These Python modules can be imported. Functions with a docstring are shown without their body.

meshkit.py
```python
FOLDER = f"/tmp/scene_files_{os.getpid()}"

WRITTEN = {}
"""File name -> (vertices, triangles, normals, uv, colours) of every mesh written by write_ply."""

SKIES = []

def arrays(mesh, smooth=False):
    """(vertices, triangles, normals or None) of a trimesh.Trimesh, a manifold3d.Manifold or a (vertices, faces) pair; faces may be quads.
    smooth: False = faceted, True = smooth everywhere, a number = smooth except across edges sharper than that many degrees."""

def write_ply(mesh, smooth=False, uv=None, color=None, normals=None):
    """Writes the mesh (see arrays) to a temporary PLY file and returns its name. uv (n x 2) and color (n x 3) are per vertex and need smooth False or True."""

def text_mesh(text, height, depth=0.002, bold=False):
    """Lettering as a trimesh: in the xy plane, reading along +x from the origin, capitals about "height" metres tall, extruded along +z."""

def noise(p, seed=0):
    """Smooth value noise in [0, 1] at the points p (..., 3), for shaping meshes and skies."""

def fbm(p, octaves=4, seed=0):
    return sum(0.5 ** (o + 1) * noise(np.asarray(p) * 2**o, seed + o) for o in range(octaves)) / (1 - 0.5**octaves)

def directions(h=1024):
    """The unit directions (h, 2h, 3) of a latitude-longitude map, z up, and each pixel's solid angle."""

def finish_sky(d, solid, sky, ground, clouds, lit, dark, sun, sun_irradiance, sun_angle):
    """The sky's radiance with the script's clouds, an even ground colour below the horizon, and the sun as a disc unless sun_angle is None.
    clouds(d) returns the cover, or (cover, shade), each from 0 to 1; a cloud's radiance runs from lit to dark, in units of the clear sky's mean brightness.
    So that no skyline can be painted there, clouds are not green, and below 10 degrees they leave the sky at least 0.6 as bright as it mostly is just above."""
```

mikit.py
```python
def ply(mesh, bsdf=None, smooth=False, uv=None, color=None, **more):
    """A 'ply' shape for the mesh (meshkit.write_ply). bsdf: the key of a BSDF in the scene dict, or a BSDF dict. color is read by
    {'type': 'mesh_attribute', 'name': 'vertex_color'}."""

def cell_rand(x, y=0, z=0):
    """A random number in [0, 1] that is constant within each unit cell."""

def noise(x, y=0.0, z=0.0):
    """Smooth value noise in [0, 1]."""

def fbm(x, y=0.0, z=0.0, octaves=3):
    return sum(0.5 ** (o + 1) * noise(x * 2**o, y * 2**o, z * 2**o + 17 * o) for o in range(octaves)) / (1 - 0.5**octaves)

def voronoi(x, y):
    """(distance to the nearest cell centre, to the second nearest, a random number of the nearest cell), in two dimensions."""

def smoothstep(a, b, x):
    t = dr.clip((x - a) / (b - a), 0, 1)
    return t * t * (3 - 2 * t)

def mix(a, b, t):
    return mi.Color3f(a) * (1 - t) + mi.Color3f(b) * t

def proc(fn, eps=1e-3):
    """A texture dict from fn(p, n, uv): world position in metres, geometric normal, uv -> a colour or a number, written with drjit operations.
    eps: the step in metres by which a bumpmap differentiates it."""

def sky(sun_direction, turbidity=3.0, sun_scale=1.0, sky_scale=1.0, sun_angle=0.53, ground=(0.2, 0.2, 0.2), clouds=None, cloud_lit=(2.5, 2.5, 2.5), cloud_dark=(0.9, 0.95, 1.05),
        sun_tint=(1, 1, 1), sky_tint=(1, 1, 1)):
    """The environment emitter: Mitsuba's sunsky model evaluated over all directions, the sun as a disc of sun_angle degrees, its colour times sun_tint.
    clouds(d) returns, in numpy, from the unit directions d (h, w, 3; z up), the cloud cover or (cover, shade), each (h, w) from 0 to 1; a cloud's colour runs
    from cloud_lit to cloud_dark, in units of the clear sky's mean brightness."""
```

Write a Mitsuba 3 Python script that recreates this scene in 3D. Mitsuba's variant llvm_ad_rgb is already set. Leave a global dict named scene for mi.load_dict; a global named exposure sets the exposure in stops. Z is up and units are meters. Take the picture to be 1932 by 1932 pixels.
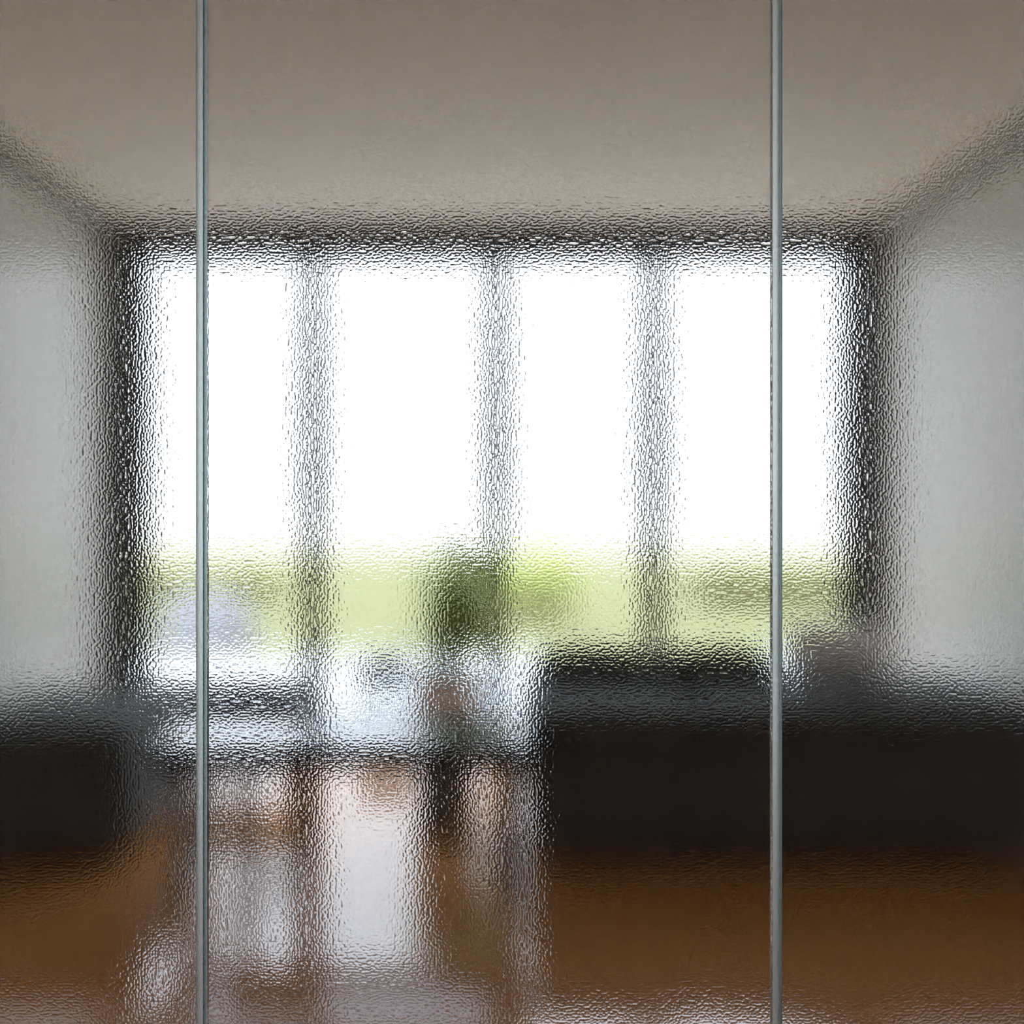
import math, random
import numpy as np, trimesh, drjit as dr, mitsuba as mi, mikit, meshkit
import manifold3d as m3
from shapely.geometry import Point, box as sbox, Polygon
from mikit import noise, fbm, smoothstep, mix, proc, cell_rand

T = mi.ScalarTransform4f
rng = random.Random(7)
scene, labels = {}, {}

# ------------------------------------------------------------------ camera, sky, exposure
EYE, F, CX, CY = 1.30, 2000.0, 910.0, 941.0        # eye height, focal length (px), vanishing point (px)
GLASS_Y = 1.0                                       # the pebbled partition stands one metre from the lens
BACK_Y = 5.53                                       # the window wall
CEIL = 2.70
WL, WR = -1.92, 2.05                                # side walls
scene['camera'] = {
    'type': 'perspective', 'fov': 2 * math.degrees(math.atan(966 / F)), 'fov_axis': 'x',
    'near_clip': 0.05, 'far_clip': 2000.0,
    'principal_point_offset_x': (966 - CX) / 1932, 'principal_point_offset_y': (966 - CY) / 1932,
    'to_world': T().look_at(origin=[0, 0, EYE], target=[0, 1, EYE], up=[0, 0, 1]),
}


def overcast(d):
    """a plain overcast sky: three times as bright at the zenith as at the horizon"""
    return np.ones(d.shape[:2]), np.clip(1 - d[..., 2] + 0.10 * (meshkit.fbm(d * [2.0, 2.0, 5.0] + 4, 3) - .5), 0, 1)


scene['sky'] = mikit.sky([0.3, 0.5, 0.8], turbidity=4, sun_scale=0.0, ground=(0.45, 0.45, 0.42),
                         clouds=overcast, cloud_lit=(2.62, 3.0, 3.42), cloud_dark=(0.92, 1.0, 1.08))
exposure = 3.75


def at(px, py, y):
    """the point that stands at depth y behind pixel (px, py) of the photograph: only used to read positions off it"""
    return (px - CX) / F * y, y, EYE - (py - CY) / F * y


# ------------------------------------------------------------------ materials
def rgb(*c):
    return {'type': 'rgb', 'value': list(c)}


def mat(name, base, rough=0.5, two=True, **k):
    b = {'type': 'principled', 'base_color': base if isinstance(base, dict) else rgb(*base), 'roughness': rough, **k}
    scene[name] = {'type': 'twosided', 'bsdf': b} if two else b
    return name


def plaster(c, s):
    c = np.array(c)
    return proc(lambda p, n, uv: mi.Color3f(*[float(v) for v in c]) * (0.96 + 0.08 * fbm(p.x * s, p.y * s, p.z * s)))


def boards(p, n, uv):
    row = dr.floor(p.y / 0.16)
    along = p.x / 1.7 + 3.1 * cell_rand(row, 5)
    tone = cell_rand(row, dr.floor(along), 2)
    grain = fbm(p.x * 3.0, p.y * 60.0, tone * 9)
    fy, fx = p.y / 0.16 - row, along - dr.floor(along)
    seam = smoothstep(0.0, 0.015, dr.minimum(fy, 1 - fy)) * smoothstep(0.0, 0.0015, dr.minimum(fx, 1 - fx))
    c = mix((0.37, 0.155, 0.048), (0.55, 0.25, 0.09), grain * 0.7 + tone * 0.3)
    return c * (0.45 + 0.55 * seam)


mat('m_ceiling', plaster((0.92, 0.82, 0.71), 3), 0.9)
mat('m_wall', plaster((0.64, 0.62, 0.58), 3), 0.34, specular=0.55)
mat('m_rear_wall', plaster((0.16, 0.15, 0.14), 3), 0.9)
mat('m_floor', proc(boards), 0.10, eta=2.1)
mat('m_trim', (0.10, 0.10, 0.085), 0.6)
mat('m_frame', (0.018, 0.018, 0.018), 0.45)
mat('m_sofa', proc(lambda p, n, uv: mi.Color3f(0.104, 0.114, 0.114) * (0.8 + 0.4 * fbm(p.x * 220, p.y * 220, p.z * 220))), 0.85, specular=0.2)
mat('m_cushion_grey', proc(lambda p, n, uv: mi.Color3f(0.85, 0.86, 0.88) * (0.85 + 0.3 * fbm(p.x * 220, p.y * 220, p.z * 220))), 0.85)
mat('m_pouf', proc(lambda p, n, uv: mi.Color3f(0.20, 0.205, 0.22) * (0.85 + 0.3 * fbm(p.x * 180, p.y * 180, p.z * 180))), 0.9, specular=0.2)
mat('m_black', (0.012, 0.012, 0.012), 0.45)
mat('m_edge', (0.016, 0.014, 0.012), 0.4)
mat('m_leg', (0.20, 0.205, 0.215), 0.3)
mat('m_stool', proc(lambda p, n, uv: mix((0.07, 0.028, 0.010), (0.13, 0.055, 0.020), fbm(p.x * 40, p.y * 40, p.z * 4))), 0.4)
mat('m_pot', plaster((0.80, 0.83, 0.90), 30), 0.5)
mat('m_soil', (0.03, 0.02, 0.013), 0.95)
mat('m_terrace', plaster((0.42, 0.435, 0.45), 0.9), 0.8)
mat('m_lawn', proc(lambda p, n, uv: mix((0.145, 0.14, 0.058), (0.18, 0.17, 0.075), fbm(p.x * 0.35, p.y * 0.35, 0.0))), 0.95)
mat('m_field', plaster((0.38, 0.36, 0.32), 0.05), 0.95)
mat('m_boulder', plaster((0.24, 0.23, 0.24), 2), 0.9)
mat('m_bark', (0.09, 0.065, 0.04), 0.9)


def leaf_mat(name, c, t):
    scene[name] = {'type': 'principledthin', 'base_color': rgb(*c), 'roughness': 0.5, 'diff_trans': t, 'spec_trans': 0.0}


leaf_mat('m_leaf', (0.38, 0.45, 0.15), 1.0)
leaf_mat('m_bush', (0.80, 0.82, 0.45), 1.0)
leaf_mat('m_hedge', (0.50, 0.48, 0.25), 1.0)
# translucent joint of the partition: daylight of the room glows through it
for key, c in (('m_joint_light', (0.97, 1.0, 1.0)), ('m_joint_dark', (0.74, 0.86, 0.88))):
    scene[key] = {'type': 'roughdielectric', 'int_ior': 1.5, 'ext_ior': 1.0, 'alpha': 0.5, 'distribution': 'beckmann', 'specular_transmittance': rgb(*c)}
scene['m_smoked_pane'] = {'type': 'thindielectric', 'int_ior': 1.36, 'specular_transmittance': rgb(.44, .47, .51)}
scene['m_pane'] = {'type': 'thindielectric', 'int_ior': 1.5}


CELL = 0.0027


def pebble(p, n, uv):
    """rolled pebble relief: smooth little domes packed at random, in units of one dome's squared size"""
    x, y = p.x / CELL, p.z / CELL
    x, y = x + 0.7 * noise(x * 0.35, y * 0.35, 1.5), y + 0.7 * noise(x * 0.35, y * 0.35, 7.5)
    ix, iy, s = dr.floor(x), dr.floor(y), mi.Float(0)
    for a in (-1, 0, 1):
        for b in (-1, 0, 1):
            cx, cy = ix + a, iy + b
            d2 = dr.square(cx + 0.15 + 0.7 * cell_rand(cx, cy, 1) - x) + dr.square(cy + 0.15 + 0.7 * cell_rand(cx, cy, 2) - y)
            s += dr.exp(-9.0 * d2)
    return -dr.log(s + 1e-4) / 9.0


scene['m_pebble'] = {'type': 'bumpmap', 'arbitrary': proc(pebble, eps=0.00012), 'scale': 0.000150,
                     'bsdf': {'type': 'roughdielectric', 'int_ior': 1.5, 'ext_ior': 1.0, 'alpha': 0.013, 'distribution': 'beckmann'}}
mat('m_flank', (0.86, 0.90, 0.90), 0.7)
scene['m_glass_back'] = {'type': 'dielectric', 'int_ior': 1.5, 'ext_ior': 1.0}


# ------------------------------------------------------------------ helpers
def numbered(key):
    if not any(k == key or k.startswith(key + '__') for k in list(scene) + list(labels)):
        return key
    i = 1
    while any(k == f'{key}_{i:03d}' or k.startswith(f'{key}_{i:03d}__') for k in list(scene) + list(labels)):
        i += 1
    return f'{key}_{i:03d}'


def thing(name, label, cat, group=None):
    key = numbered(name)
    labels[key] = {'label': label, 'category': cat}
    if group:
        labels[key]['group'] = group
    return key


def obj(name, mesh, m, parent=None, smooth=False, label=None, kind=None):
    key = numbered((parent + '__' if parent else '') + name)
    scene[key] = mikit.ply(mesh, m, smooth=smooth)
    if label or kind:
        labels.setdefault(key, {})
        if label: labels[key]['label'] = label
        if kind: labels[key]['kind'] = kind
    return key


def struct(name, mesh, m, label, parent=None, smooth=False):
    k = obj(name, mesh, m, parent, smooth, label=label)
    if not parent:
        labels[k]['kind'] = 'structure'
    return k


def bx(x0, x1, y0, y1, z0, z1):
    b = trimesh.creation.box([x1 - x0, y1 - y0, z1 - z0])
    b.apply_translation([(x0 + x1) / 2, (y0 + y1) / 2, (z0 + z1) / 2])
    return b


def rounded(x0, x1, y0, y1, z0, z1, r, seg=16):
    s = m3.Manifold.sphere(r, seg)
    pts = [s.translate([x, y, z]) for x in (x0 + r, x1 - r) for y in (y0 + r, y1 - r) for z in (z0 + r, z1 - r)]
    return man(m3.Manifold.batch_hull(pts))


def man(m):
    mm = m.to_mesh()
    return trimesh.Trimesh(np.array(mm.vert_properties)[:, :3], np.array(mm.tri_verts), process=False)


def puffed(x0, x1, y0, y1, z0, z1, r=0.05, puff=0.03, seed=0):
    """a stuffed cushion: a rounded box whose faces bulge and wrinkle a little"""
    s = m3.Manifold.sphere(r, 20)
    h = m3.Manifold.batch_hull([s.translate([x, y, z]) for x in (x0 + r, x1 - r) for y in (y0 + r, y1 - r) for z in (z0 + r, z1 - r)])
    m = man(h.refine_to_length(0.03))
    v = np.array(m.vertices)
    c, hs = np.array([(x0 + x1) / 2, (y0 + y1) / 2, (z0 + z1) / 2]), np.array([x1 - x0, y1 - y0, z1 - z0]) / 2
    q = np.clip((v - c) / hs, -1, 1)
    thin = int(np.argmin(hs))
    o = [i for i in range(3) if i != thin]
    bulge = (1 - q[:, o[0]] ** 2) * (1 - q[:, o[1]] ** 2)
    v[:, thin] += np.sign(q[:, thin]) * bulge * puff
    v += (meshkit.noise(v * 14 + seed * 5.1, seed)[:, None] - 0.5) * 0.008
    m.vertices = v
    return m


def tube(points, radii, sides=12):
    parts = []
    for (a, b, ra, rb) in zip(points[:-1], points[1:], radii[:-1], radii[1:]):
        parts.append(m3.Manifold.batch_hull([m3.Manifold.sphere(ra, sides).translate(list(a)), m3.Manifold.sphere(rb, sides).translate(list(b))]))
    return man(m3.Manifold.batch_boolean(parts, m3.OpType.Add))


def lathe(profile, sections=40):
    return trimesh.creation.revolve(np.array(profile), sections=sections)


def prism(poly, z0, z1):
    m = trimesh.creation.extrude_polygon(poly, z1 - z0, engine='earcut')
    m.apply_translation([0, 0, z0])
    return m


# ------------------------------------------------------------------ the room
REAR = -1.6
struct('floor', bx(WL - .1, WR + .1, REAR - .1, BACK_Y + .06, -0.12, 0), 'm_floor', 'glossy brown wooden floor mirroring the bright window')
struct('ceiling', bx(WL - .1, WR + .1, REAR - .1, BACK_Y + .06, CEIL, CEIL + .12), 'm_ceiling', 'plain warm grey ceiling')
struct('wall_left', bx(WL - .1, WL, REAR - .1, BACK_Y + .06, 0, CEIL), 'm_wall', 'pale grey side wall left of the window')
struct('wall_right', bx(WR, WR + .1, REAR - .1, BACK_Y + .06, 0, CEIL), 'm_wall', 'pale grey side wall right of the window')
struct('wall_rear', bx(WL, WR, REAR - .1, REAR, 0, CEIL), 'm_rear_wall', 'dark wall facing the glass partition')
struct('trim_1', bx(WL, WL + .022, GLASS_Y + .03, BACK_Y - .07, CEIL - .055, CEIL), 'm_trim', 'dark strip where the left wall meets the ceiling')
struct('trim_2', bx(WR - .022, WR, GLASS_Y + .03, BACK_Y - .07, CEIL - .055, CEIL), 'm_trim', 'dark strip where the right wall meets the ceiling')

# the window: full height, four panes between a dark frame and three mullions
wy0, wy1 = BACK_Y - .05, BACK_Y + .04
win = 'window_1'
labels[win] = {'label': 'full-width window of four panes in a dark frame', 'kind': 'structure'}
FRAME_L, FRAME_R, FRAME_T, FRAME_B = WL + .17, WR - .16, CEIL - .14, .05
outer, inner = sbox(WL, 0, WR, CEIL), sbox(FRAME_L, FRAME_B, FRAME_R, FRAME_T)
fr = trimesh.creation.extrude_polygon(outer.difference(inner), wy1 - wy0, engine='earcut')
fr.apply_transform(np.array([[1, 0, 0, 0], [0, 0, -1, wy1], [0, 1, 0, 0], [0, 0, 0, 1.0]]))
obj('frame', fr, 'm_frame', win)
mull = [at(591, 0, BACK_Y)[0], at(937, 0, BACK_Y)[0], at(1232, 0, BACK_Y)[0]]
MW = 0.045
for x in mull:
    obj('mullion', bx(x - MW, x + MW, wy0 + .01, wy1 - .01, FRAME_B, FRAME_T), 'm_frame', win)
edges = [FRAME_L, *mull, FRAME_R]
for i in range(4):
    a, b = edges[i] + (MW if i else 0), edges[i + 1] - (MW if i < 3 else 0)
    pane = trimesh.Trimesh([[a, BACK_Y, FRAME_B], [b, BACK_Y, FRAME_B], [b, BACK_Y, FRAME_T], [a, BACK_Y, FRAME_T]], [[0, 1, 2], [0, 2, 3]])
    obj('pane', pane, 'm_pane', win)

# ------------------------------------------------------------------ the pebbled glass partition
JX = [at(381, 0, GLASS_Y)[0], at(1466, 0, GLASS_Y)[0]]
JH = [0.0051, 0.0047]
TH = 0.008


def glass(x0, x1, label):
    t = thing('glass_panel', label, 'glass panel', 'pebbled glass panels of the partition')
    full = bx(x0, x1, GLASS_Y, GLASS_Y + TH, 0.0, CEIL)
    n = full.face_normals
    front = full.submesh([np.where(n[:, 1] < -.5)[0]], append=True)
    rest = full.submesh([np.where(n[:, 1] >= -.5)[0]], append=True)
    obj('pebbled_face', front, 'm_pebble', t)
    obj('sheet', rest, 'm_glass_back', t)


glass(WL, JX[0] - JH[0], 'pebbled translucent glass panel left of both pale joint strips')
glass(JX[0] + JH[0], JX[1] - JH[1], 'wide pebbled translucent glass panel between the two pale joint strips')
glass(JX[1] + JH[1], WR, 'pebbled translucent glass panel right of both pale joint strips')
for x, hw, lab, split in ((JX[0], JH[0], 'pale green joint strip between the left and the middle glass panel', 0.28),
                          (JX[1], JH[1], 'pale green joint strip between the middle and the right glass panel', 0.45)):
    t = thing('joint_strip', lab, 'joint strip', 'joint strips of the glass partition')
    xm = x + hw * split
    for part, a, b, d, m in (('bar', x - hw, xm, .002, 'm_joint_light'), ('seal', xm, x + hw, .001, 'm_joint_dark')):
        full = bx(a, b, GLASS_Y - d, GLASS_Y + TH + d, 0.0, CEIL)
        open_ = np.abs(full.face_normals[:, 1]) > .5
        p = obj(part, full.submesh([np.where(open_)[0]], append=True), m, t, label='darker seal' if part == 'seal' else None)
        obj('flank', full.submesh([np.where(~open_)[0]], append=True), 'm_flank', p)


# ------------------------------------------------------------------ sofas
def sofa(x0, x1, y0, y1, label, n, seat_h, back_h, arms, cushions):
    t = thing('sofa', label, 'sofa')
    obj('base', rounded(x0, x1, y0 + .03, y1, .075, seat_h - .13, .03), 'm_sofa', t, smooth=40)
    w = (x1 - x0) / n
    for i in range(n):
        obj('seat_cushion', puffed(x0 + i * w + .004, x0 + (i + 1) * w - .004, y0, y1 - .16, seat_h - .135, seat_h, .045, .012, i), 'm_sofa', t, smooth=True)
    obj('backrest', rounded(x0, x1, y1 - .17, y1, .10, back_h - .06, .05), 'm_sofa', t, smooth=40)
    for i, (a, b, h) in enumerate(cushions):
        obj('back_cushion', puffed(a, b, y1 - .33, y1 - .15, seat_h - .02, h, .06, .03, i + 9), 'm_sofa', t, smooth=True)
    for a, b in arms:
        obj('arm', rounded(a, b, y0 + .01, y1, .08, seat_h + .035, .045), 'm_sofa', t, smooth=40)
    for x in (x0 + .07, x1 - .07):
        for y in (y0 + .09, y1 - .07):
            obj('foot', lathe([[0, 0], [.02, 0], [.026, .085], [0, .085]], 16).apply_translation([x, y, 0]), 'm_black', t, smooth=40)
    return t


SY = 2 * F * EYE / 1400                              # seat front, read from the foot of the sofa at 700 px under the horizon
rx0 = at(1006, 0, SY)[0]
sofa(rx0, WR - .05, SY, SY + .78, 'long low black sofa on the right with two back cushions under the window', 3, .56, .62, [],
     [(at(1010, 0, 4.2)[0], at(1238, 0, 4.2)[0], .675), (at(1244, 0, 4.2)[0], at(1470, 0, 4.2)[0], .675)])
sofa(WL + .05, at(236, 0, SY)[0], SY, SY + .78, 'short low black sofa by the left wall beside the glass table', 1, .50, .56, [], [])
g = thing('cushion', 'grey cushion leaning on the long black sofa near the right wall', 'cushion')
cu = puffed(-.18, .18, -.06, .06, 0, .23, .05, .05, 3)
cu.apply_transform(trimesh.transformations.rotation_matrix(math.radians(-12), [1, 0, 0]))
cu.apply_translation([at(1570, 0, 4.15)[0], SY + .40, .58])
scene[g] = mikit.ply(cu, 'm_cushion_grey', smooth=True)

# ------------------------------------------------------------------ the glass table
TY0, TY1, TZ = 3.42, 3.92, .50
tx0, tx1 = at(268, 0, TY0)[0], at(1008, 0, TY0)[0]
t = thing('coffee_table', 'low table with smoked glass top, dark edge and grey legs between the two black sofas', 'table')
top = sbox(tx0 + .08, TY0 + .08, tx1 - .08, TY1 - .08).buffer(.08, quad_segs=10)
gv, gf = trimesh.creation.triangulate_polygon(top.buffer(-.02), engine='earcut')
obj('glass_top', trimesh.Trimesh(np.c_[gv, np.full(len(gv), TZ - .006)], gf, process=False), 'm_smoked_pane', t)
obj('edge_band', prism(top.difference(top.buffer(-.024)), TZ - .07, TZ), 'm_edge', t, label='dark edge around the glass top')
for x in (tx0 + .11, tx1 - .07):
    for y in (TY0 + .09, TY1 - .09):
        obj('leg', rounded(x - .03, x + .03, y - .03, y + .03, 0, TZ - .045, .008, 8), 'm_leg', t, smooth=40)


def stool(x0, x1, y0, y1, h, label):
    t = thing('stool', label, 'stool')
    obj('seat', rounded(x0 - .03, x1 + .03, y0 - .03, y1 + .03, h - .035, h, .015), 'm_stool', t, smooth=40)
    for x in (x0, x1):
        for y in (y0, y1):
            obj('leg', tube([(x, y, .016), (x, y, h - .03)], [.016, .019]), 'm_stool', t, smooth=40)
    for y in (y0, y1):
        obj('stretcher', tube([(x0, y, .055), (x1, y, .055)], [.011, .011]), 'm_stool', t, smooth=40)


sy = 3.65
stool(at(463, 0, sy)[0], at(573, 0, sy)[0], sy - .09, sy + .13, .43, 'small dark brown wooden stool under the left half of the glass table')

# planter on the floor by the window
PLY = 5.16
px, py_, _ = at(846, 0, PLY)
PH = .445
t = thing('potted_plant', 'green leafy plant in a tapered pale grey planter at the window', 'plant')
obj('planter', lathe([[0, 0], [.115, 0], [.122, .01], [.172, PH - .02], [.176, PH], [.160, PH], [.155, PH - .05], [0, PH - .055]], 48).apply_translation([px, py_, 0]), 'm_pot', t, smooth=40, label='pale grey planter')
obj('soil', lathe([[0, .0], [.154, .0], [.150, .012], [0, .018]]).apply_translation([px, py_, PH - .054]), 'm_soil', t, smooth=40)
TZ2 = PH - .20


def leaf_mesh(L, W, bend):
    n, v, f = 7, [], []
    for i in range(n):
        s = i / (n - 1)
        w = W * math.sin(math.pi * min(1, .06 + .94 * s) ** .8) * .5
        z = -bend * s * s * L
        v += [[-w, s * L, z + .12 * w], [0, s * L, z - .05 * w], [w, s * L, z + .12 * w]]
    for i in range(n - 1):
        a = 3 * i
        f += [[a, a + 1, a + 4], [a, a + 4, a + 3], [a + 1, a + 2, a + 5], [a + 1, a + 5, a + 4]]
    return trimesh.Trimesh(v, f, process=False)


leaf_plies = [mikit.ply(leaf_mesh(.17, .075, b), 'm_leaf', smooth=True) for b in (.15, .35, .55)]
for k in range(13):
    ang = rng.uniform(0, 6.283)
    r, h = rng.uniform(.06, .25), rng.uniform(.30, .70)
    lean = .19 * h / .5
    tip = np.array([px + r * math.cos(ang) + lean, py_ + r * math.sin(ang), TZ2 + .17 + h])
    base = np.array([px + .25 * r * math.cos(ang), py_ + .25 * r * math.sin(ang), TZ2 + .17])
    obj('stem', tube([base, (base + tip) / 2 + [0, 0, .03], tip], [.006, .005, .003], 8), 'm_leaf', t, smooth=True)
    for j in range(9):
        s = .25 + .75 * j / 8
        p = base + (tip - base) * s
        key = numbered(t + '__leaf')
        a2 = ang * 57.3 + j * 137 + rng.uniform(-20, 20)
        scene[key] = {**rng.choice(leaf_plies), 'to_world': T().translate([float(v) for v in p]).rotate([0, 0, 1], a2).rotate([1, 0, 0], rng.uniform(0, 45)).scale(rng.uniform(1.0, 1.5))}

# pouf behind the table
t = thing('pouf', 'dark grey square pouf on the floor behind the right half of the glass table', 'pouf')
pa, pb = at(792, 0, 4.1)[0], at(880, 0, 4.1)[0]
obj('body', puffed(pa, pb, 4.1, 4.1 + (pb - pa), .02, .40, .03, .008, 4), 'm_pouf', t, smooth=True)
for x in (pa + .04, pb - .04):
    for y in (4.14, 4.06 + pb - pa):
        obj('foot', lathe([[0, 0], [.012, 0], [.014, .03], [0, .03]], 12).apply_translation([x, y, 0]), 'm_black', t, smooth=40)

# low black benches
def bench(pa, pb, by, z1, thick, d, label, floor=0.0):
    x0, x1 = at(pa, 0, by)[0], at(pb, 0, by)[0]
    t = thing('bench', label, 'bench')
    obj('top', rounded(x0, x1, by - d, by + d, z1 - thick, z1, .02), 'm_black', t, smooth=40)
    for x in (x0 + .05, x1 - .05):
        for y in (by - d + .04, by + d - .04):
            obj('leg', rounded(x - .018, x + .018, y - .018, y + .018, floor, z1 - thick + .005, .006, 8), 'm_black', t, smooth=40)


bench(262, 572, 5.2, .385, .125, .13, 'long low black bench inside at the foot of the window, under the left pane')
bench(684, 772, 6.0, .39, .12, .12, 'small low black bench outside on the terrace, left of the planter', -.01)

# ------------------------------------------------------------------ outside
def sheet(x0, x1, y0, y1, z, nx, ny, amp, s, seed):
    X, Y = np.meshgrid(np.linspace(x0, x1, nx), np.linspace(y0, y1, ny))
    P = np.stack([X, Y, np.full_like(X, z)], -1).reshape(-1, 3)
    P[:, 2] += (meshkit.fbm(P * s, 3, seed) - .5) * amp
    i, j = np.meshgrid(np.arange(ny - 1), np.arange(nx - 1), indexing='ij')
    a = i * nx + j
    return P, np.stack([a, a + 1, a + nx + 1, a + nx], -1).reshape(-1, 4)


struct('terrace', bx(-9, 9, BACK_Y + .06, 9.0, -.12, -.01), 'm_terrace', 'pale paved terrace right outside the window')
struct('lawn', sheet(-40, 40, 9.0, 26, -.03, 120, 60, .03, 1.3, 3), 'm_lawn', 'yellow-green lawn beyond the terrace', smooth=True)
struct('field', bx(-600, 600, 26, 1200, -.3, -.06), 'm_field', 'pale hazy ground beyond the lawn')


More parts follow.
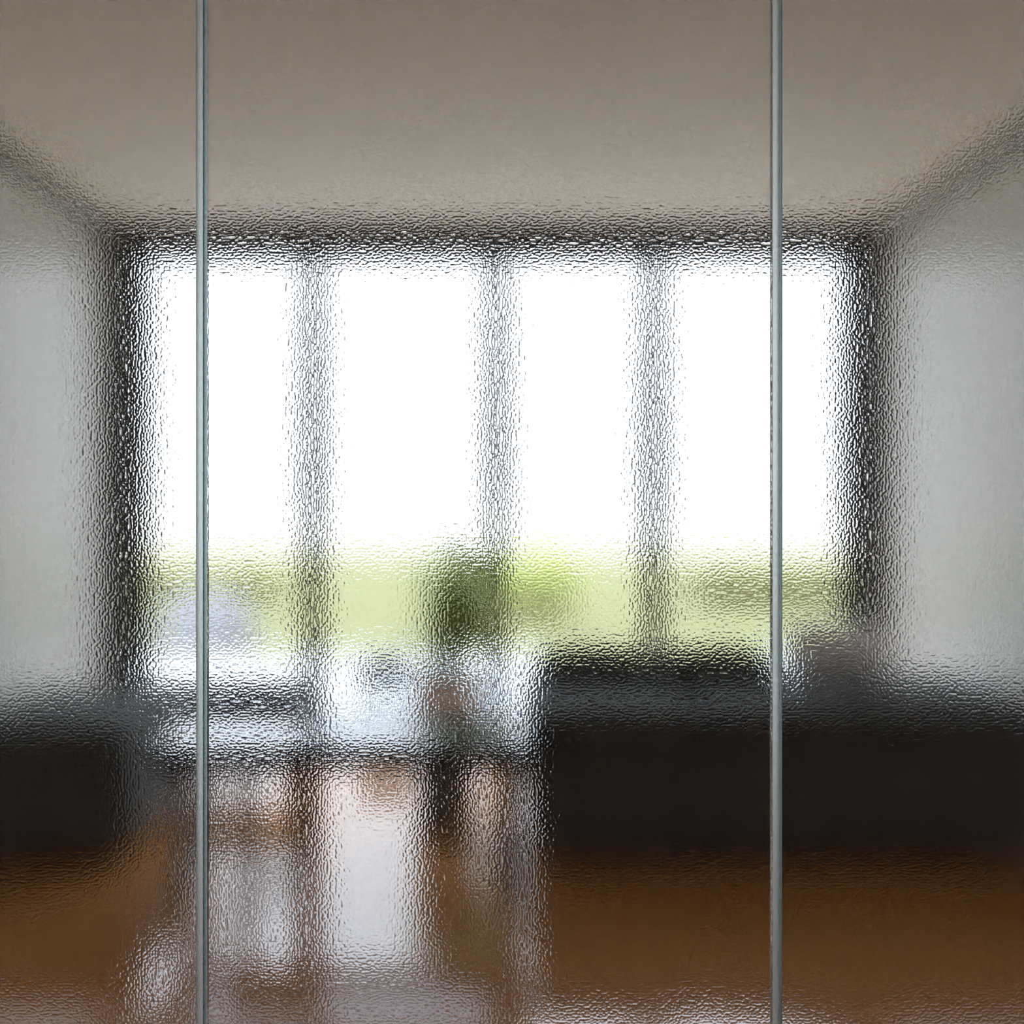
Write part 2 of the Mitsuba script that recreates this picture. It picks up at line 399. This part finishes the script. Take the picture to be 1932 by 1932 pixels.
def foliage(cx, cy, cz, rx, ry, rz, n, size, seed, boxy=False):
    r = np.random.default_rng(seed)
    d = r.normal(size=(n, 3))
    d /= np.linalg.norm(d, axis=1, keepdims=True)
    rad = r.uniform(.55, 1.0, n)[:, None] ** .6
    if boxy:
        p = r.uniform(-1, 1, (n, 3))
        k = r.integers(0, 3, n)
        p[np.arange(n), k] = np.sign(p[np.arange(n), k]) * r.uniform(.85, 1, n)
        c = p * [rx, ry, rz]
    else:
        c = d * rad * (.8 + .4 * meshkit.noise(d * 2.2 + seed, seed)[:, None]) * [rx, ry, rz]
    c = c + [cx, cy, cz]
    u = r.normal(size=(n, 3)); u /= np.linalg.norm(u, axis=1, keepdims=True)
    w = np.cross(u, r.normal(size=(n, 3))); w /= np.linalg.norm(w, axis=1, keepdims=True)
    s = size * r.uniform(.6, 1.2, n)[:, None]
    v = np.stack([c - u * s, c - w * s * .45, c + u * s, c + w * s * .45], 1).reshape(-1, 3)
    v[:, 2] = np.maximum(v[:, 2], .0)
    f = np.arange(4 * n).reshape(-1, 4)
    return v, f


def bush(px0, px1, pyt, pyb, label, m='m_bush', n=2600, seed=1):
    y = F * EYE / (pyb - CY)
    xa, xb = at(px0, 0, y)[0], at(px1, 0, y)[0]
    h = EYE - (pyt - CY) / F * y
    t = thing('shrub', label, 'shrub')
    r = (xb - xa) / 2
    obj('foliage', foliage((xa + xb) / 2, y, h * .55, r, r, h * .47, n, .09, seed), m, t)
    obj('stem', tube([((xa + xb) / 2, y, -.03), ((xa + xb) / 2 + .05, y, h * .6)], [.05, .03]), 'm_bark', t, smooth=True)


bush(952, 1092, 1035, 1165, 'light green shrub on the lawn behind the potted plant', seed=5)


def hedge(px0, px1, pyt, pyb, label, seed):
    y = F * EYE / (pyb - CY)
    xa, xb = at(px0, 0, y)[0], at(px1, 0, y)[0]
    h = EYE - (pyt - CY) / F * y
    t = thing('hedge', label, 'hedge')
    obj('foliage', foliage((xa + xb) / 2, y, h / 2, (xb - xa) / 2, .35, h / 2, 5000, .08, seed, True), 'm_hedge', t)
    obj('stem', tube([(xa + .2, y, 0), (xb - .2, y, .1)], [.04, .04]), 'm_bark', t, smooth=True)


hedge(1305, 1640, 1086, 1132, 'low olive hedge on the lawn behind the long black sofa', 11)
hedge(240, 520, 1092, 1122, 'low olive hedge on the lawn at the left end of the window', 12)
y = 9.6
xa, xb = at(300, 0, y)[0], at(480, 0, y)[0]
b = trimesh.creation.icosphere(4)
v = np.array(b.vertices)
v *= (.9 + .25 * meshkit.fbm(v * 1.4 + 3, 3))[:, None] * [(xb - xa) / 2, .5, .42]
v[:, 2] = np.maximum(v[:, 2] + .06, -.05)
b.vertices = v + [(xa + xb) / 2, y, 0]
k = thing('boulder', 'pale grey rounded boulder at the edge of the lawn left of the first mullion', 'boulder')
scene[k] = mikit.ply(b, 'm_boulder', smooth=True)
